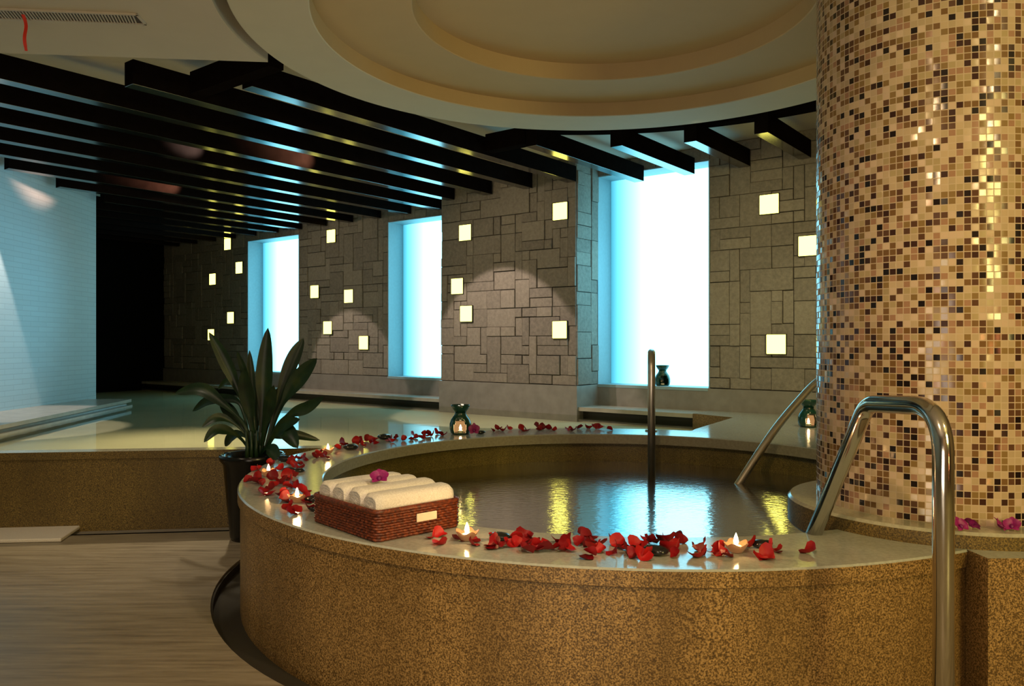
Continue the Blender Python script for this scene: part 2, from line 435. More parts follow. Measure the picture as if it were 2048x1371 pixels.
ZB, ZC = .745, 3.19
WIN = [(-11.28, -9.94, 2.86), (-7.99, -6.65, 2.86), (-4.635, -3.31, 3.05)]
OF, OG, OP = 7.53, 7.80, 7.105
bm = bmesh.new()
def facewall(s0, s1, o, z0, z1, seed):
    blocks(bm, s1-s0, z1-z0, lambda u, v, d: SO(s0+u, o-d, z0+v), seed=seed)
edges = [-13.9, WIN[0][0], WIN[0][1], WIN[1][0], WIN[1][1], WIN[2][0], WIN[2][1], 1.5]
facewall(-13.9, -11.28, OF, ZB, ZC, 3); facewall(-9.94, -7.99, OF, ZB, ZC, 5)
facewall(-3.31, 1.5, OF, ZB, ZC, 11)
for i, (a, b, t) in enumerate(WIN): facewall(a, b, OF, t, ZC, 20+i)
o = struct('wall_back', bm, M['blocks'])
bm = bmesh.new()   # solid backing behind the facing stone
for a, b in ((-13.9, -11.28), (-9.94, -7.99), (-6.65, -4.635), (-3.31, 1.5)): sobox(bm, a, b, OF+.005, 8.2, -.05, ZC)
for a, b, t in WIN: sobox(bm, a, b, OF+.005, 8.2, t, ZC); sobox(bm, a, b, OF+.005, 8.2, -.05, ZB-.03)
for a, b, t in WIN: sobox(bm, a, b, OG+.06, 8.2, ZB-.03, t)
struct('wall_back.001', bm, M['joint'])
# protruding pier
bm = bmesh.new()
PS0, PS1 = -6.60, -4.640
blocks(bm, PS1-PS0, ZC-ZB, lambda u, v, d: SO(PS0+u, OP-d, ZB+v), seed=42)
blocks(bm, OF-OP, ZC-ZB, lambda u, v, d: SO(PS1+d, OP+u, ZB+v), seed=43, cell=.14)
blocks(bm, OF-OP, ZC-ZB, lambda u, v, d: SO(PS0-d, OP+u, ZB+v), seed=44)
struct('wall_pier', bm, M['blocks'])
bm = bmesh.new(); sobox(bm, PS0, PS1, OP+.005, OF+.01, -.05, ZC); struct('wall_pier.001', bm, M['joint'])
# stone band (baseboard)
bm = bmesh.new()
sobox(bm, -13.9, PS0-.02, OF-.025, OF+.02, .40, ZB-.004)
sobox(bm, PS1+.02, 1.5, OF-.025, OF+.02, .40, ZB-.004)
sobox(bm, PS0-.022, PS1+.022, OP-.025, OF, -.03, ZB-.004)
struct('baseboard_back', bm, M['skirt'])
# ledge between wall and water
bm = bmesh.new(); sobox(bm, -13.9, PS0-.022, OP, OF-.02, .475, .515); sobox(bm, PS1+.022, -3.3, OP, OF-.02, .475, .515)
struct('trim_6', bm, M['ledge'], 'pale stone ledge running above the water under the windows', 'ledge')
bm = bmesh.new(); sobox(bm, -13.9, PS0-.022, OP+.10, OF-.02, -.03, .475); sobox(bm, PS1+.022, -3.3, OP+.10, OF-.02, -.03, .475)
struct('trim_7', bm, M['slot'])  # near-black riser stands in for the shade under the ledge
# windows
for i, (a, b, t) in enumerate(WIN):
    bm = bmesh.new(); th = .012
    sobox(bm, a, a+th, OF-.012, OG+.02, ZB-.02, t); sobox(bm, b-th, b, OF-.012, OG+.02, ZB-.02, t)
    sobox(bm, a+th, b-th, OF-.012, OG+.02, t-th, t); sobox(bm, a+th, b-th, OF-.03, OG+.02, ZB-.03, ZB)
    fr = struct(f'window_{i+1}', bm, M['reveal'], ['farthest backlit frosted window beyond the potted plant', 'middle backlit frosted window partly hidden by the stone pier', 'largest backlit frosted window behind the tub handrails'][i], 'window')
    bm = bmesh.new(); uvl = bm.loops.layers.uv.new('UVMap')
    vs = [bm.verts.new(SO(a+th if k in (0,3) else b-th, OG, ZB if k < 2 else t-th)) for k in range(4)]
    f = bm.faces.new(vs)
    for lp, q in zip(f.loops, ((0,0),(1,0),(1,1),(0,1))): lp[uvl].uv = q
    link('pane', bm, M['glow'], fr)
# back walls of the left void, blackened to stand for its darkness
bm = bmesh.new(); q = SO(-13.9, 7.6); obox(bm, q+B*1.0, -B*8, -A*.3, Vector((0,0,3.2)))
struct('wall_far', bm, M['void_black'])
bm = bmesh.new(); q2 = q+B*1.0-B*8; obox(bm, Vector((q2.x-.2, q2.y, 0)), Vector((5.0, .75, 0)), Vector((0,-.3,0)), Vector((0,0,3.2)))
struct('wall_far.001', bm, M['void_black'])
# room behind the camera
bm = bmesh.new(); box(bm, 5.0, 5.2, -3, 9, 0, 3.2); struct('wall_right', bm, M['warm_wall'])
bm = bmesh.new(); box(bm, -7.5, 5.2, -3.2, -3.0, 0, 3.2); struct('wall_rear', bm, M['warm_wall'])

# ------------------------------------------------------------ ceilings
bm = bmesh.new(); box(bm, -13, 6.5, -3.2, 16, 3.19, 3.3); struct('ceiling', bm, M['plaster'])
bm = bmesh.new()
s_end = Vector((-1.473, 4.785, 0)); sdir = Vector((1.507, .15, 0)).normalized(); s_l = s_end - sdir*6.2
aa = math.atan2(s_end.y-DC[1], s_end.x-DC[0])
prism(bm, [(s_l.x, s_l.y)] + arc(DC, 2.07, aa, 2*PI, 90) + [(5.0, DC[1]), (5.0, -3), (s_l.x, -3)], 2.9, 3.185)
struct('ceiling_soffit', bm, M['plaster'])
bm = bmesh.new()
lathe(bm, [(2.0, 3.185), (2.0, 2.905), (1.995, 2.9), (1.605, 2.9), (1.6, 2.905), (1.6, 3.0), (1.085, 3.0), (1.08, 3.005), (1.08, 3.11), (0, 3.13), (0, 3.185)], DC, 160)
o = struct('ceiling_ring', bm, [M['plaster_grey'], M['ring_tan']])
for p in o.data.polygons:
    p.use_smooth = False
    if math.hypot(p.center.x-DC[0], p.center.y-DC[1]) < 1.602: p.material_index = 1
# ceiling vent
vroot = empty('ceiling_vent', (-1.95, 4.14, 2.9), 'long slotted air vent in the cream soffit at the upper left', 'vent')
vd = sdir; vn = Vector((-sdir.y, sdir.x, 0))
bm = bmesh.new(); obox(bm, -vd*1.5-vn*.055+Vector((0,0,-.004)), vd*1.5, vn*.11, Vector((0,0,.003))); link('backing', bm, M['vent'], vroot)
bm = bmesh.new()
for y0 in (-.066, .054): obox(bm, -vd*1.512+vn*y0+Vector((0,0,-.010)), vd*1.524, vn*.012, Vector((0,0,.010)))
obox(bm, -vn*.066+Vector((0,0,-.010)), vd*.012, vn*.132, Vector((0,0,.010)))
link('frame', bm, M['vent_slat'], vroot)
bm = bmesh.new()
for k in range(95):
    obox(bm, -vd*(k*.0155+.02)-vn*.054+Vector((0,0,-.009)), vd*.0065, vn*.108 - vd*.02, Vector((0,0,.005)))
link('louver', bm, M['vent_slat'], vroot)
# ribbon
bm = bmesh.new(); pr = None
for k in range(15):
    t = k/14; c = Vector((-2.515+.006*math.sin(t*4)+.018*t, 4.06+.01*math.sin(t*7), 2.888-.185*t)); w = .008*(1 if t < .9 else .8)
    v = [bm.verts.new(c+Vector((-w, 0, 0))), bm.verts.new(c+Vector((w, .004, 0)))]
    if pr: bm.faces.new((pr[0], pr[1], v[1], v[0]))
    pr = v
tag(link('hanging_ribbon', bm, M['ribbon'], smooth=True), 'short red ribbon hanging from the ceiling vent', 'ribbon')

# ------------------------------------------------------------ beams
BW, BZ0, BZ1 = .115, 2.92, 3.085
words = ['first','second','third','fourth','fifth','sixth','seventh','eighth','ninth','tenth','eleventh','twelfth','thirteenth','fourteenth','fifteenth','sixteenth','seventeenth','eighteenth','nineteenth','twentieth']
cnt = 0
for k in range(9, -11, -1):
    s = -7.58 + .58*k
    # right end stops at the wall
    if s-BW/2 < PS1+.03 and s+BW/2 > PS0-.03: oR = OP-.03
    else: oR = OF-.03
    # left end
    if s > -4.3:
        dc = s - (A.x*TC[0]+A.y*TC[1]); oc = B.x*TC[0]+B.y*TC[1]
        oL = oc + math.sqrt(max(0, 2.60**2 - dc*dc))
    elif s > -4.8: oL = 3.115
    elif s > -5.3: oL = 2.60
    elif s > -8.9: oL = max((-5.0-.79*s)/.613, 1.9 - (s+5.84)*.0)
    else: oL = (-5.02-.79*s)/.613
    if s < -10.1: oL = 3.9 + (-10.1-s)*.35
    bm = bmesh.new(); sobox(bm, s-BW/2, s+BW/2, oL, oR, BZ0, BZ1)
    o = link('ceiling_beam', bm, [M['lacquer'], M['lacquer_under']], bevel=.003)
    for p in o.data.polygons: p.material_index = 1 if p.normal.z < -.9 else 0
    tag(o, f'glossy black ceiling beam, {words[cnt]} one counting from the mosaic column', 'beam', 'parallel black ceiling beams', 'thing'); cnt += 1
bm = bmesh.new(); sobox(bm, -5.195, -4.27, 3.0, 3.11, 2.95, BZ1+.02)
tag(link('cross_beam', bm, M['lacquer']), 'short black cross beam beside the curved cream soffit', 'beam', kind='thing')
bm = bmesh.new(); sobox(bm, -4.615, -4.165, 5.55, 5.66, 2.95, BZ1+.02)
tag(link('cross_beam', bm, M['lacquer']), 'short black cross beam behind the middle of the round recess', 'beam', kind='thing')
bm = bmesh.new(); a1 = math.atan2(7.15-TC[1], .30-TC[0]); a2 = math.atan2(6.0-TC[1], 3.2-TC[0])
lathe(bm, [(2.72, 3.087), (2.84, 3.087), (2.84, 3.188), (2.72, 3.188)], TC, 40, True, a2, a1)
tag(link('curved_beam', bm, M['lacquer']), 'curved black fascia beam around the round ceiling recess', 'beam', kind='thing')

# ------------------------------------------------------------ wall lights
lights = [
 (455,488,OF,'highest square wall light left of the farthest window'), (478,535,OF,'second highest square wall light left of the farthest window'),
 (425,558,OF,'square wall light at mid height on the far left edge of the stone wall'), (461,635,OF,'square wall light low beside the farthest window'),
 (422,669,OF,'lowest square wall light, just above the plant leaf tip'),
 (662,472,OF,'highest square wall light between the far and middle windows'), (629,583,OF,'left one of two mid height square lights between far and middle windows'),
 (697,592,OF,'right one of two mid height square lights between far and middle windows'), (655,655,OF,'square light second lowest between the far and middle windows'),
 (727,685,OF,'lowest square wall light between the far and middle windows'),
 (930,465,OP,'upper square light on the left side of the stone pier'), (914,572,OP,'middle square light on the left side of the stone pier'),
 (932,627,OP,'lower square light on the left side of the stone pier'), (1120,422,OP,'upper square light on the right side of the stone pier'),
 (1119,659,OP,'lower square light on the right side of the stone pier'),
 (1538,408,OF,'upper square wall light between the largest window and the mosaic column'), (1617,491,OF,'square wall light partly hidden by the mosaic column'),
 (1552,688,OF,'lower square wall light between the largest window and the mosaic column')]
for px, py, of, lb in lights:
    r = (px-1024)/F; d = (of-.03)/(B.y+B.x*r); x = r*d; s = A.x*x+A.y*d; z = EYE+(685.5-py)/F*d
    root = empty('wall_light', SO(s, of-.02, z), lb, 'wall light', 'square glass lights set in the stone wall')
    h = .092
    bm = bmesh.new(); obox(bm, A*-h+B*-.014+Vector((0,0,-h)), A*2*h, B*.03, Vector((0,0,2*h))); link('diffuser', bm, M['square'], root, bevel=.004)
    bm = bmesh.new()
    for sx in (-1, 1):
        obox(bm, A*(sx*(h+.003)-.003)+B*-.011+Vector((0,0,-h-.006)), A*.006, B*.03, Vector((0,0,2*h+.012)))
        obox(bm, A*-h+B*-.011+Vector((0,0,sx*(h+.003)-.003)), A*2*h, B*.03, Vector((0,0,.006)))
    link('frame', bm, M['joint'], root)

# ------------------------------------------------------------ tub
tub = empty('round_tub', (TC[0], TC[1], 0), 'large round raised soaking tub faced with golden speckled terrazzo', 'tub')
def tubp(name, prof, mat, n=160, close=False, c=(0,0)):
    bm = bmesh.new(); lathe(bm, prof, c, n, close); return link(name, bm, mat, tub, smooth=True)
def autosmooth(o, ang=35):
    me = o.data; 
    for e in me.edges: pass
    bm = bmesh.new(); bm.from_mesh(me)
    for e in bm.edges:
        if len(e.link_faces) == 2 and e.calc_face_angle(0) > math.radians(ang): e.smooth = False
    bm.to_mesh(me); bm.free()
autosmooth(tubp('outer_wall', [(RO-.012, .47), (RO-.012, -.25), (1.70, -.25)], M['terrazzo']))
rim_o = (tubp('rim', [(RI, HR-.07), (RI, HR-.006), (RI+.006, HR), (RO-.006, HR), (RO, HR-.006), (RO, HR-.055), (RO-.012, HR-.06)], M['terrazzo'], close=True))
autosmooth(rim_o); M['lip'] = plain('lip_reflected_light', (.36, .34, .24), .25, nscale=60, nvar=.3); rim_o.data.materials.append(M['lip'])  # paler lip copy: reflected window light put into its colour
for p in rim_o.data.polygons:
    if math.hypot(p.center.x, p.center.y) < RI+.01 and abs(p.normal.z) < .5: p.material_index = 1
autosmooth(tubp('basin', [(RI+.004, HR-.068), (1.64, HR-.068), (1.64, -.38), (1.25, -.42), (0, -.42)], M['tub_inner']))
o = tubp('seat_ledge', [(1.64, -.02), (1.25, -.02), (1.25, -.42)], M['tub_inner']); autosmooth(o)
bm = bmesh.new(); lathe(bm, [(1.635, .31), (0, .31)], TC, 128)
tag(link('tub_water', bm, M['tub_water']), 'dark rippled water in the round tub reflecting blue window light', 'water', kind='stuff')

# ------------------------------------------------------------ column
colm = empty('mosaic_column', (CC[0], CC[1], .46), 'thick round column covered in beige and brown mosaic tiles', 'column')
bm = bmesh.new(); uvl = bm.loops.layers.uv.new('UVMap')
n = 120; pitch = 2*PI*CR/n; H = 3.185-.575; rows = H/pitch
for i in range(n):
    a0, a1 = 2*PI*i/n, 2*PI*(i+1)/n
    vs = [bm.verts.new((CR*math.cos(a), CR*math.sin(a), z)) for a, z in ((a0, .115), (a1, .115), (a1, .115+H), (a0, .115+H))]
    f = bm.faces.new(vs)
    for lp, q in zip(f.loops, ((i, 0), (i+1, 0), (i+1, rows), (i, rows))): lp[uvl].uv = q
bmesh.ops.remove_doubles(bm, verts=bm.verts, dist=1e-5)
link('shaft', bm, M['mosaic'], colm, smooth=True, recalc=False)
bm = bmesh.new(); lathe(bm, [(0, 0), (.55, 0), (.56, .01), (.56, .105), (.55, .115), (0, .115)], n=96)
autosmooth(link('base_slab', bm, M['terrazzo_olive'], colm, smooth=True))
bm = bmesh.new(); lathe(bm, [(.45, 0), (.45, -.88)], n=64)
link('pedestal', bm, M['slot'], colm, smooth=True)

# ------------------------------------------------------------ handrails
def rail(name, pts, rad, r, label, flange=None, mt='steel'):
    root = empty(name, Vector((pts[0][0], pts[0][1], min(p[2] for p in pts))), label, 'handrail')
    loc = root.location.copy()
    bm = bmesh.new(); tube(bm, [Vector(p)-loc for p in filletpath(pts, rad)], r, 20)
    link('tube', bm, M[mt], root, smooth=True)
    for p in (flange or ()):
        bm = bmesh.new(); q = Vector(p)-loc; lathe(bm, [(r, .012), (r+.02, .010), (r+.024, 0), (r, 0)], (q.x, q.y), 32)
        for v in bm.verts: v.co.z += q.z
        link('flange', bm, M['steel'], root, smooth=True)
    return root
rail('handrail', [(1.121, 2.05, 0), (1.124, 2.06, 1.035), (1.102, 2.45, 1.012), (1.062, 3.12, .13)], [.13, .05], .0265,
     'polished steel handrail in front, bent over the tub edge', flange=[(1.121, 2.05, 0)])
f0 = ground(1303, 958, .31); dv = Vector((.172, .985, 0)); up = Vector((0, 0, 1))
rail('handrail', [tuple(f0-up*.15), tuple(f0 + up*.83), tuple(f0+dv*.86+up*.80), tuple(f0+dv*.96+up*.21)], [.14, .14], .025,
     'straight upright steel handrail rising from the water at the back of the tub', flange=[tuple(f0+dv*.96+up*.21)], mt='satin_steel')
g0 = ground(1478, 966, .31); gv = Vector((.933, .36, 0)).normalized()
sp = smoothpath([tuple(g0+gv*t+up*h) for t, h in ((-.13, -.15), (0, 0), (.15, .18), (.30, .35), (.46, .50), (.62, .63), (.80, .71), (1.0, .73), (1.15, .64), (1.21, .45), (1.22, .21))], 6)
root = empty('handrail', tuple(g0-up*.15-gv*.13), 'slanting steel handrail curving out of the tub water behind the column', 'handrail')
bm = bmesh.new(); tube(bm, [p-root.location for p in sp], .025, 20); link('tube', bm, M['satin_steel'], root, smooth=True)
q = g0+gv*1.22+up*.21-root.location; bm = bmesh.new(); lathe(bm, [(.025, .012), (.045, .010), (.049, 0), (.025, 0)], (q.x, q.y), 32)
for v in bm.verts: v.co.z += q.z
link('flange', bm, M['steel'], root, smooth=True)

# ------------------------------------------------------------ potted plant
pc = Vector((-1.60, 4.87, 0))
plant = empty('potted_plant', pc, 'tall broad-leaved green plant in a black pot between tub and pool', 'plant')
bm = bmesh.new(); lathe(bm, [(0, 0), (.125, 0), (.132, .02), (.172, .46), (.192, .485), (.196, .512), (.188, .52), (.170, .515), (.160, .47)], n=64)
link('pot', bm, M['pot'], plant, smooth=True)
bm = bmesh.new(); lathe(bm, [(.165, .46), (.08, .475), (0, .48)], n=40)
link('soil', bm, M['soil'], plant, smooth=True)
bm = bmesh.new()
def leaf(path, wpx, doff, fold=.25, facing=None, wshape=None):
    """path: photo pixels root to tip; doff: depth offsets root to tip"""
    P = []
    m = len(path)
    for i, (x, y) in enumerate(path):
        t = i/(m-1); P.append(atdepth(x, y, pc.y+.02+doff*t**1.2) - pc)
    P = smoothpath(P, 7); K = len(P); W = wpx*.98/F*pc.y/2
    prev = None
    for i, p in enumerate(P):
        t = i/(K-1); tg = (P[min(i+1, K-1)]-P[max(i-1, 0)]).normalized()
        view = (facing or Vector((.1, -1, .35))).normalized()
        side = tg.cross(view)
        if side.length < .05: side = Vector((1,0,0))
        side.normalize(); nm = side.cross(tg).normalized()
        if t < .38: w = W*(.17 + .13*(t/.38))
        else:
            q = (t-.38)/.62; w = W*(.30 + .70*math.sin(min(1, q/.5)*PI/2)**1.3) if q < .5 else W*math.cos((q-.5)/.5*PI/2)**.62
        w = max(w, .0008)
        row = [bm.verts.new(p - side*w + nm*w*fold), bm.verts.new(p - side*w*.5 + nm*w*fold*.35), bm.verts.new(p - nm*w*.1), bm.verts.new(p + side*w*.5 + nm*w*fold*.35), bm.verts.new(p + side*w + nm*w*fold)]
        if prev:
            for k in range(4): bm.faces.new((prev[k], prev[k+1], row[k+1], row[k]))
        prev = row
L = [([(518,905),(522,860),(527,800),(530,735),(536,655)], 34, -.05),
     ([(528,905),(548,830),(566,770),(588,715),(607,676)], 30, .08),
     ([(530,905),(552,835),(578,785),(606,748),(634,716)], 34, -.08),
     ([(530,905),(555,850),(585,826),(615,815),(648,793)], 26, -.10),
     ([(508,905),(498,840),(470,765),(447,715),(418,664)], 26, -.05),
     ([(514,905),(510,840),(503,760),(499,700)], 16, .10),
     ([(505,905),(490,850),(440,802),(400,778),(350,786)], 28, .05),
     ([(503,905),(488,865),(455,838),(430,836),(404,854)], 18, -.12),
     ([(503,908),(485,880),(460,862),(432,860),(408,884)], 22, -.20),
     ([(526,905),(545,875),(568,850),(600,838)], 26, -.20),
     ([(528,908),(548,872),(572,862),(596,896)], 34, -.25),
     ([(510,905),(500,840),(478,775),(455,762),(436,778)], 14, .12),
     ([(512,905),(504,830),(490,750),(474,702)], 14, -.12),
     ([(523,905),(535,850),(552,800),(580,762)], 26, .12),
     ([(513,905),(505,850),(494,790),(487,738)], 30, -.14),
     ([(520,905),(528,860),(540,810),(548,770)], 26, -.16),
     ([(508,905),(488,860),(462,825),(440,800)], 26, .16),
     ([(516,905),(514,860),(516,800),(510,752)], 24, .2),
     ([(524,905),(538,880),(556,872),(585,868),(640,880)], 22, .2),
     ([(515,905),(500,880),(480,868),(462,874),(450,892)], 22, .18),
     ([(520,910),(532,896),(545,900),(556,925)], 26, -.22),
     ([(505,905),(488,830),(470,800),(420,800),(385,822)], 22, .22)]
for pth, w, dz in L: leaf(pth, w, dz)
link('foliage', bm, M['leaf'], plant, smooth=True, recalc=False)
bm = bmesh.new()
for k in range(9):
    a = k*2.4; rr = .018+.004*k
    tube(bm, [(rr*math.cos(a), rr*math.sin(a), .45), (rr*.9*math.cos(a), rr*.9*math.sin(a), .56), (rr*1.1*math.cos(a), rr*1.1*math.sin(a), .66)], [.014, .012, .006], 8)
link('stem', bm, M['leaf'], plant, smooth=True)
plant.children[-1]['kind'] = 'stuff'

# floor mat
c = [ground(172, 1043, .02), ground(122, 1077, .02)]
bm = bmesh.new(); md = (c[0]-c[1]); lx = Vector((-1.15, -.10, 0))
obox(bm, Vector((c[1].x, c[1].y, .001)), lx, Vector((md.x, md.y, 0)), Vector((0, 0, .022)))
tag(link('floor_mat', bm, M['mat'], bevel=.006), 'pale folded cotton mat on the floor against the pool wall', 'mat')

# ------------------------------------------------------------ towel basket
bc = ground(752, 1087, HR+.0)
e1 = Vector((.742, .67, 0)).normalized(); e2 = Vector((-e1.y, e1.x, 0)); ang = math.atan2(e1.y, e1.x)
BL, BD, BH = .37, .455, .10
basket = empty('towel_basket', bc, 'low red-brown wicker basket holding white towels on the tub rim', 'basket', rotz=ang)
def rectpath(l, d, off, cr=.03, n=6):
    pts = []
    for cx, cy, a in ((l-cr, cr, -PI/2), (l-cr, d-cr, 0), (cr, d-cr, PI/2), (cr, cr, PI)):
        for k in range(n+1):
            t = a + PI/2*k/n; pts.append((cx+(cr+off)*math.cos(t), cy+(cr+off)*math.sin(t)))
    return pts
def resample(pts, step):
    out = []; m = len(pts)
    for i in range(m):
        a, b = Vector(pts[i]), Vector(pts[(i+1) % m]); k = max(1, int((b-a).length/step))
        for j in range(k): out.append(a + (b-a)*j/k)
    return out
bm = bmesh.new(); base = resample(rectpath(BL, BD, -.006), .008)
cum = [0]
for i in range(1, len(base)): cum.append(cum[-1]+(base[i]-base[i-1]).length)
tot = cum[-1]; waves = round(tot/.024)
for row in range(11):
    z = .008 + row*.0092; pts = []
    for i, p in enumerate(base):
        q = base[(i+1) % len(base)]-base[i-1]; nn = Vector((q.y, -q.x)).normalized()
        off = .0028*math.sin(2*PI*waves*cum[i]/tot + row*PI); w = p+nn*off
        pts.append((w.x, w.y, z))
    tube(bm, pts, .0052, 6, closed=True)
link('woven_side', bm, M['wicker'], basket, smooth=True)
bm = bmesh.new()
ou = rectpath(BL, BD, -.010); prism(bm, ou, .0, .012)
link('bottom', bm, M['wicker'], basket)
bm = bmesh.new(); tube(bm, [(x, y, BH+.002) for x, y in rectpath(BL, BD, -.006)], .009, 10, closed=True)
link('rim', bm, M['wicker'], basket, smooth=True)
bm = bmesh.new(); 
for u0 in (.165,): obox(bm, Vector((u0, -.006, .048)), Vector((.088, 0, 0)), Vector((0, .006, 0)), Vector((0, 0, .030)))
h = link('handle', bm, M['tan_label'], basket, bevel=.006); h['label'] = 'cream hand hole plate'
# towels
def towel_mesh(seed, rad=.0522, ln=.33):
    bm = bmesh.new(); rr = random.Random(seed); n = 44; m = 26; rings = []
    def R0(t, a):
        c, s = math.cos(a), math.sin(a)
        sup = (abs(c)**3.4 + abs(s)**3.4)**(-1/3.4)
        return rad*sup*(1 + .035*noise.noise(Vector((t*5+seed, c*1.3, s*1.3))))
    prof = []
    for i in range(m+1):
        t = i/m; x = (t-.5)*ln; e = min(t, 1-t)*ln
        sc = 1 if e > .02 else (1-(1-e/.02)**2)**.5*.22+.78
        prof.append((x, sc))
    # ends: spiral wrinkle rings pushed in and out
    endr = [(.74, .004), (.66, -.004), (.58, .004), (.48, -.004), (.38, .005), (.26, -.003), (.12, .003)]
    full = [(-ln/2-dx, sc) for sc, dx in endr[::-1]] + prof + [(ln/2+dx, sc) for sc, dx in endr]
    for x, sc in full:
        rings.append([bm.verts.new((x, R0(x/ln, 2*PI*k/n)*sc*math.cos(2*PI*k/n)*1.0, R0(x/ln, 2*PI*k/n)*sc*.98*math.sin(2*PI*k/n))) for k in range(n)])
    for p, q in zip(rings, rings[1:]):
        for k in range(n): bm.faces.new((p[k], p[(k+1)%n], q[(k+1)%n], q[k]))
    bm.faces.new(rings[0][::-1]); bm.faces.new(rings[-1]); return bm
tl = ['white rolled towel at the front corner of the basket', 'second white rolled towel from the front in the basket', 'third white rolled towel from the front in the basket', 'white rolled towel at the back of the basket nearest the plant']
for k in range(4):
    o = link('rolled_towel', towel_mesh(k+1), M['towel'], smooth=True)
    c = bc + e1*(.185+.004*(k%2)) + e2*(.066+.108*k) ; o.location = (c.x, c.y, HR+.012+.062+.034+ (.004 if k in (1,2) else 0)); o.rotation_euler = (0, 0, ang+.008*(k-1.5))
    tag(o, tl[k], 'towel', 'rolled towels in the wicker basket')

# ------------------------------------------------------------ orchids
def orchid(loc, rz, tilt, label, size=1.0, group=None):
    root = empty('orchid_flower', loc, label, 'flower', group); root.rotation_euler = (tilt, 0, rz)
    def pet(a, ln, w, lift):
        bm = bmesh.new(); prev = None; K = 8
        for i in range(K+1):
            t = i/K; ww = w*(max(.0, math.sin(min(1, .10+t*.90)*PI))**.75)+.0006
            x = ln*t; z = lift*t + .004*math.sin(t*PI)
            row = [bm.verts.new((x*math.cos(a)-yy*math.sin(a), x*math.sin(a)+yy*math.cos(a), z+abs(yy)*.3)) for yy in (-ww, -ww*.4, ww*.4, ww)]
            if prev:
                for k in range(3): bm.faces.new((prev[k], prev[k+1], row[k+1], row[k]))
            prev = row
        link('petal', bm, M['orchid'], root, smooth=True)
    for k, (a, l, w) in enumerate(((90, .040, .013), (22, .036, .021), (158, .036, .021), (-42, .034, .013), (-138, .034, .013))):
        pet(math.radians(a), l*size, w*size, (.010+.004*(k%2))*size)
    bm = bmesh.new(); bmesh.ops.create_uvsphere(bm, u_segments=12, v_segments=8, radius=.008*size)
    for v in bm.verts: v.co.y = v.co.y*1.4-.006*size; v.co.z += .010*size
    link('lip', bm, M['orchid_lip'], root, smooth=True)
    return root
tp = bc + e1*.15 + e2*.215
orchid((tp.x, tp.y, HR+.175), .2, math.radians(38), 'magenta orchid flower lying on the white towels', 1.05)
for (px, py, rz, lb) in ((1918,1068,.3,'leftmost magenta orchid beside the foot of the mosaic column'), (1942,1070,2.0,'second magenta orchid beside the foot of the mosaic column'),
                     (1996,1073,1.0,'third magenta orchid beside the foot of the mosaic column'), (2024,1078,-.6,'magenta orchid nearest the right edge beside the column foot')):
    g = Vector(((px-1024)/F*2.64, 2.64, 0)); orchid((g.x, g.y, .588), rz, math.radians(50), lb, .80, 'orchids by the column foot')
g = ground(948, 871, HR); orchid((g.x, g.y, HR+.045), .1, math.radians(75), 'pink orchid flower beside the green oil burner on the rim', 1.25)

# ------------------------------------------------------------ candles
def candle(px, py, label, src=None):
    g = ground(px, py, HR)
    if src: return dup(src, (g.x, g.y, HR), R.uniform(0, 6), label)
    root = empty('tealight_candle', (g.x, g.y, HR), label, 'candle', 'lit tealight candles on the tub rim')
    bm = bmesh.new(); n = 40; rings = []
    for r, z, wv in ((.014, .001, 0), (.022, .004, 0), (.032, .018, .03), (.040, .032, .09), (.038, .032, .09), (.029, .018, .03), (.018, .007, 0), (.001, .006, 0)):
        rings.append([bm.verts.new((r*(1+wv*math.cos(5*2*PI*k/n))*math.cos(2*PI*k/n), r*(1+wv*math.cos(5*2*PI*k/n))*math.sin(2*PI*k/n), z+wv*.06*math.cos(5*2*PI*k/n))) for k in range(n)])
    for p, q in zip(rings, rings[1:]):
        for k in range(n): bm.faces.new((p[k], p[(k+1)%n], q[(k+1)%n], q[k]))
    bm.faces.new(rings[0][::-1]); link('bowl', bm, M['bowl'], root, smooth=True)
    bm = bmesh.new(); lathe(bm, [(0, .008), (.017, .008), (.019, .020), (.017, .023), (0, .022)], n=24); link('wax', bm, M['wax'], root, smooth=True)
    bm = bmesh.new(); lathe(bm, [(0, .022), (.006, .027), (.0085, .036), (.006, .048), (.0025, .058), (0, .064)], n=16); link('flame', bm, M['flame'], root, smooth=True)
    return root
cl = [(537,952,'lit tealight farthest left on the tub rim among red petals'), (594,1004,'lit tealight left of the basket among red petals'),
      (656,907,'lit tealight on the rim behind the plant side, above the others'), (934,1080,'lit tealight just right of the towel basket'),
      (1472,1104,'lit tealight near the steel handrail on the front rim')]
cand = []
for i, (x, y, lb) in enumerate(cl):
    c = candle(x, y, lb, cand[0] if cand else None); cand.append(c)
for c in cand:
    ld = bpy.data.lights.new('candle_light', 'POINT'); ld.energy = .55; ld.color = (1, .55, .22); ld.shadow_soft_size = .015
    lo = bpy.data.objects.new('candle_light', ld); COL.objects.link(lo); lo.location = (c.location.x, c.location.y, c.location.z+.085)

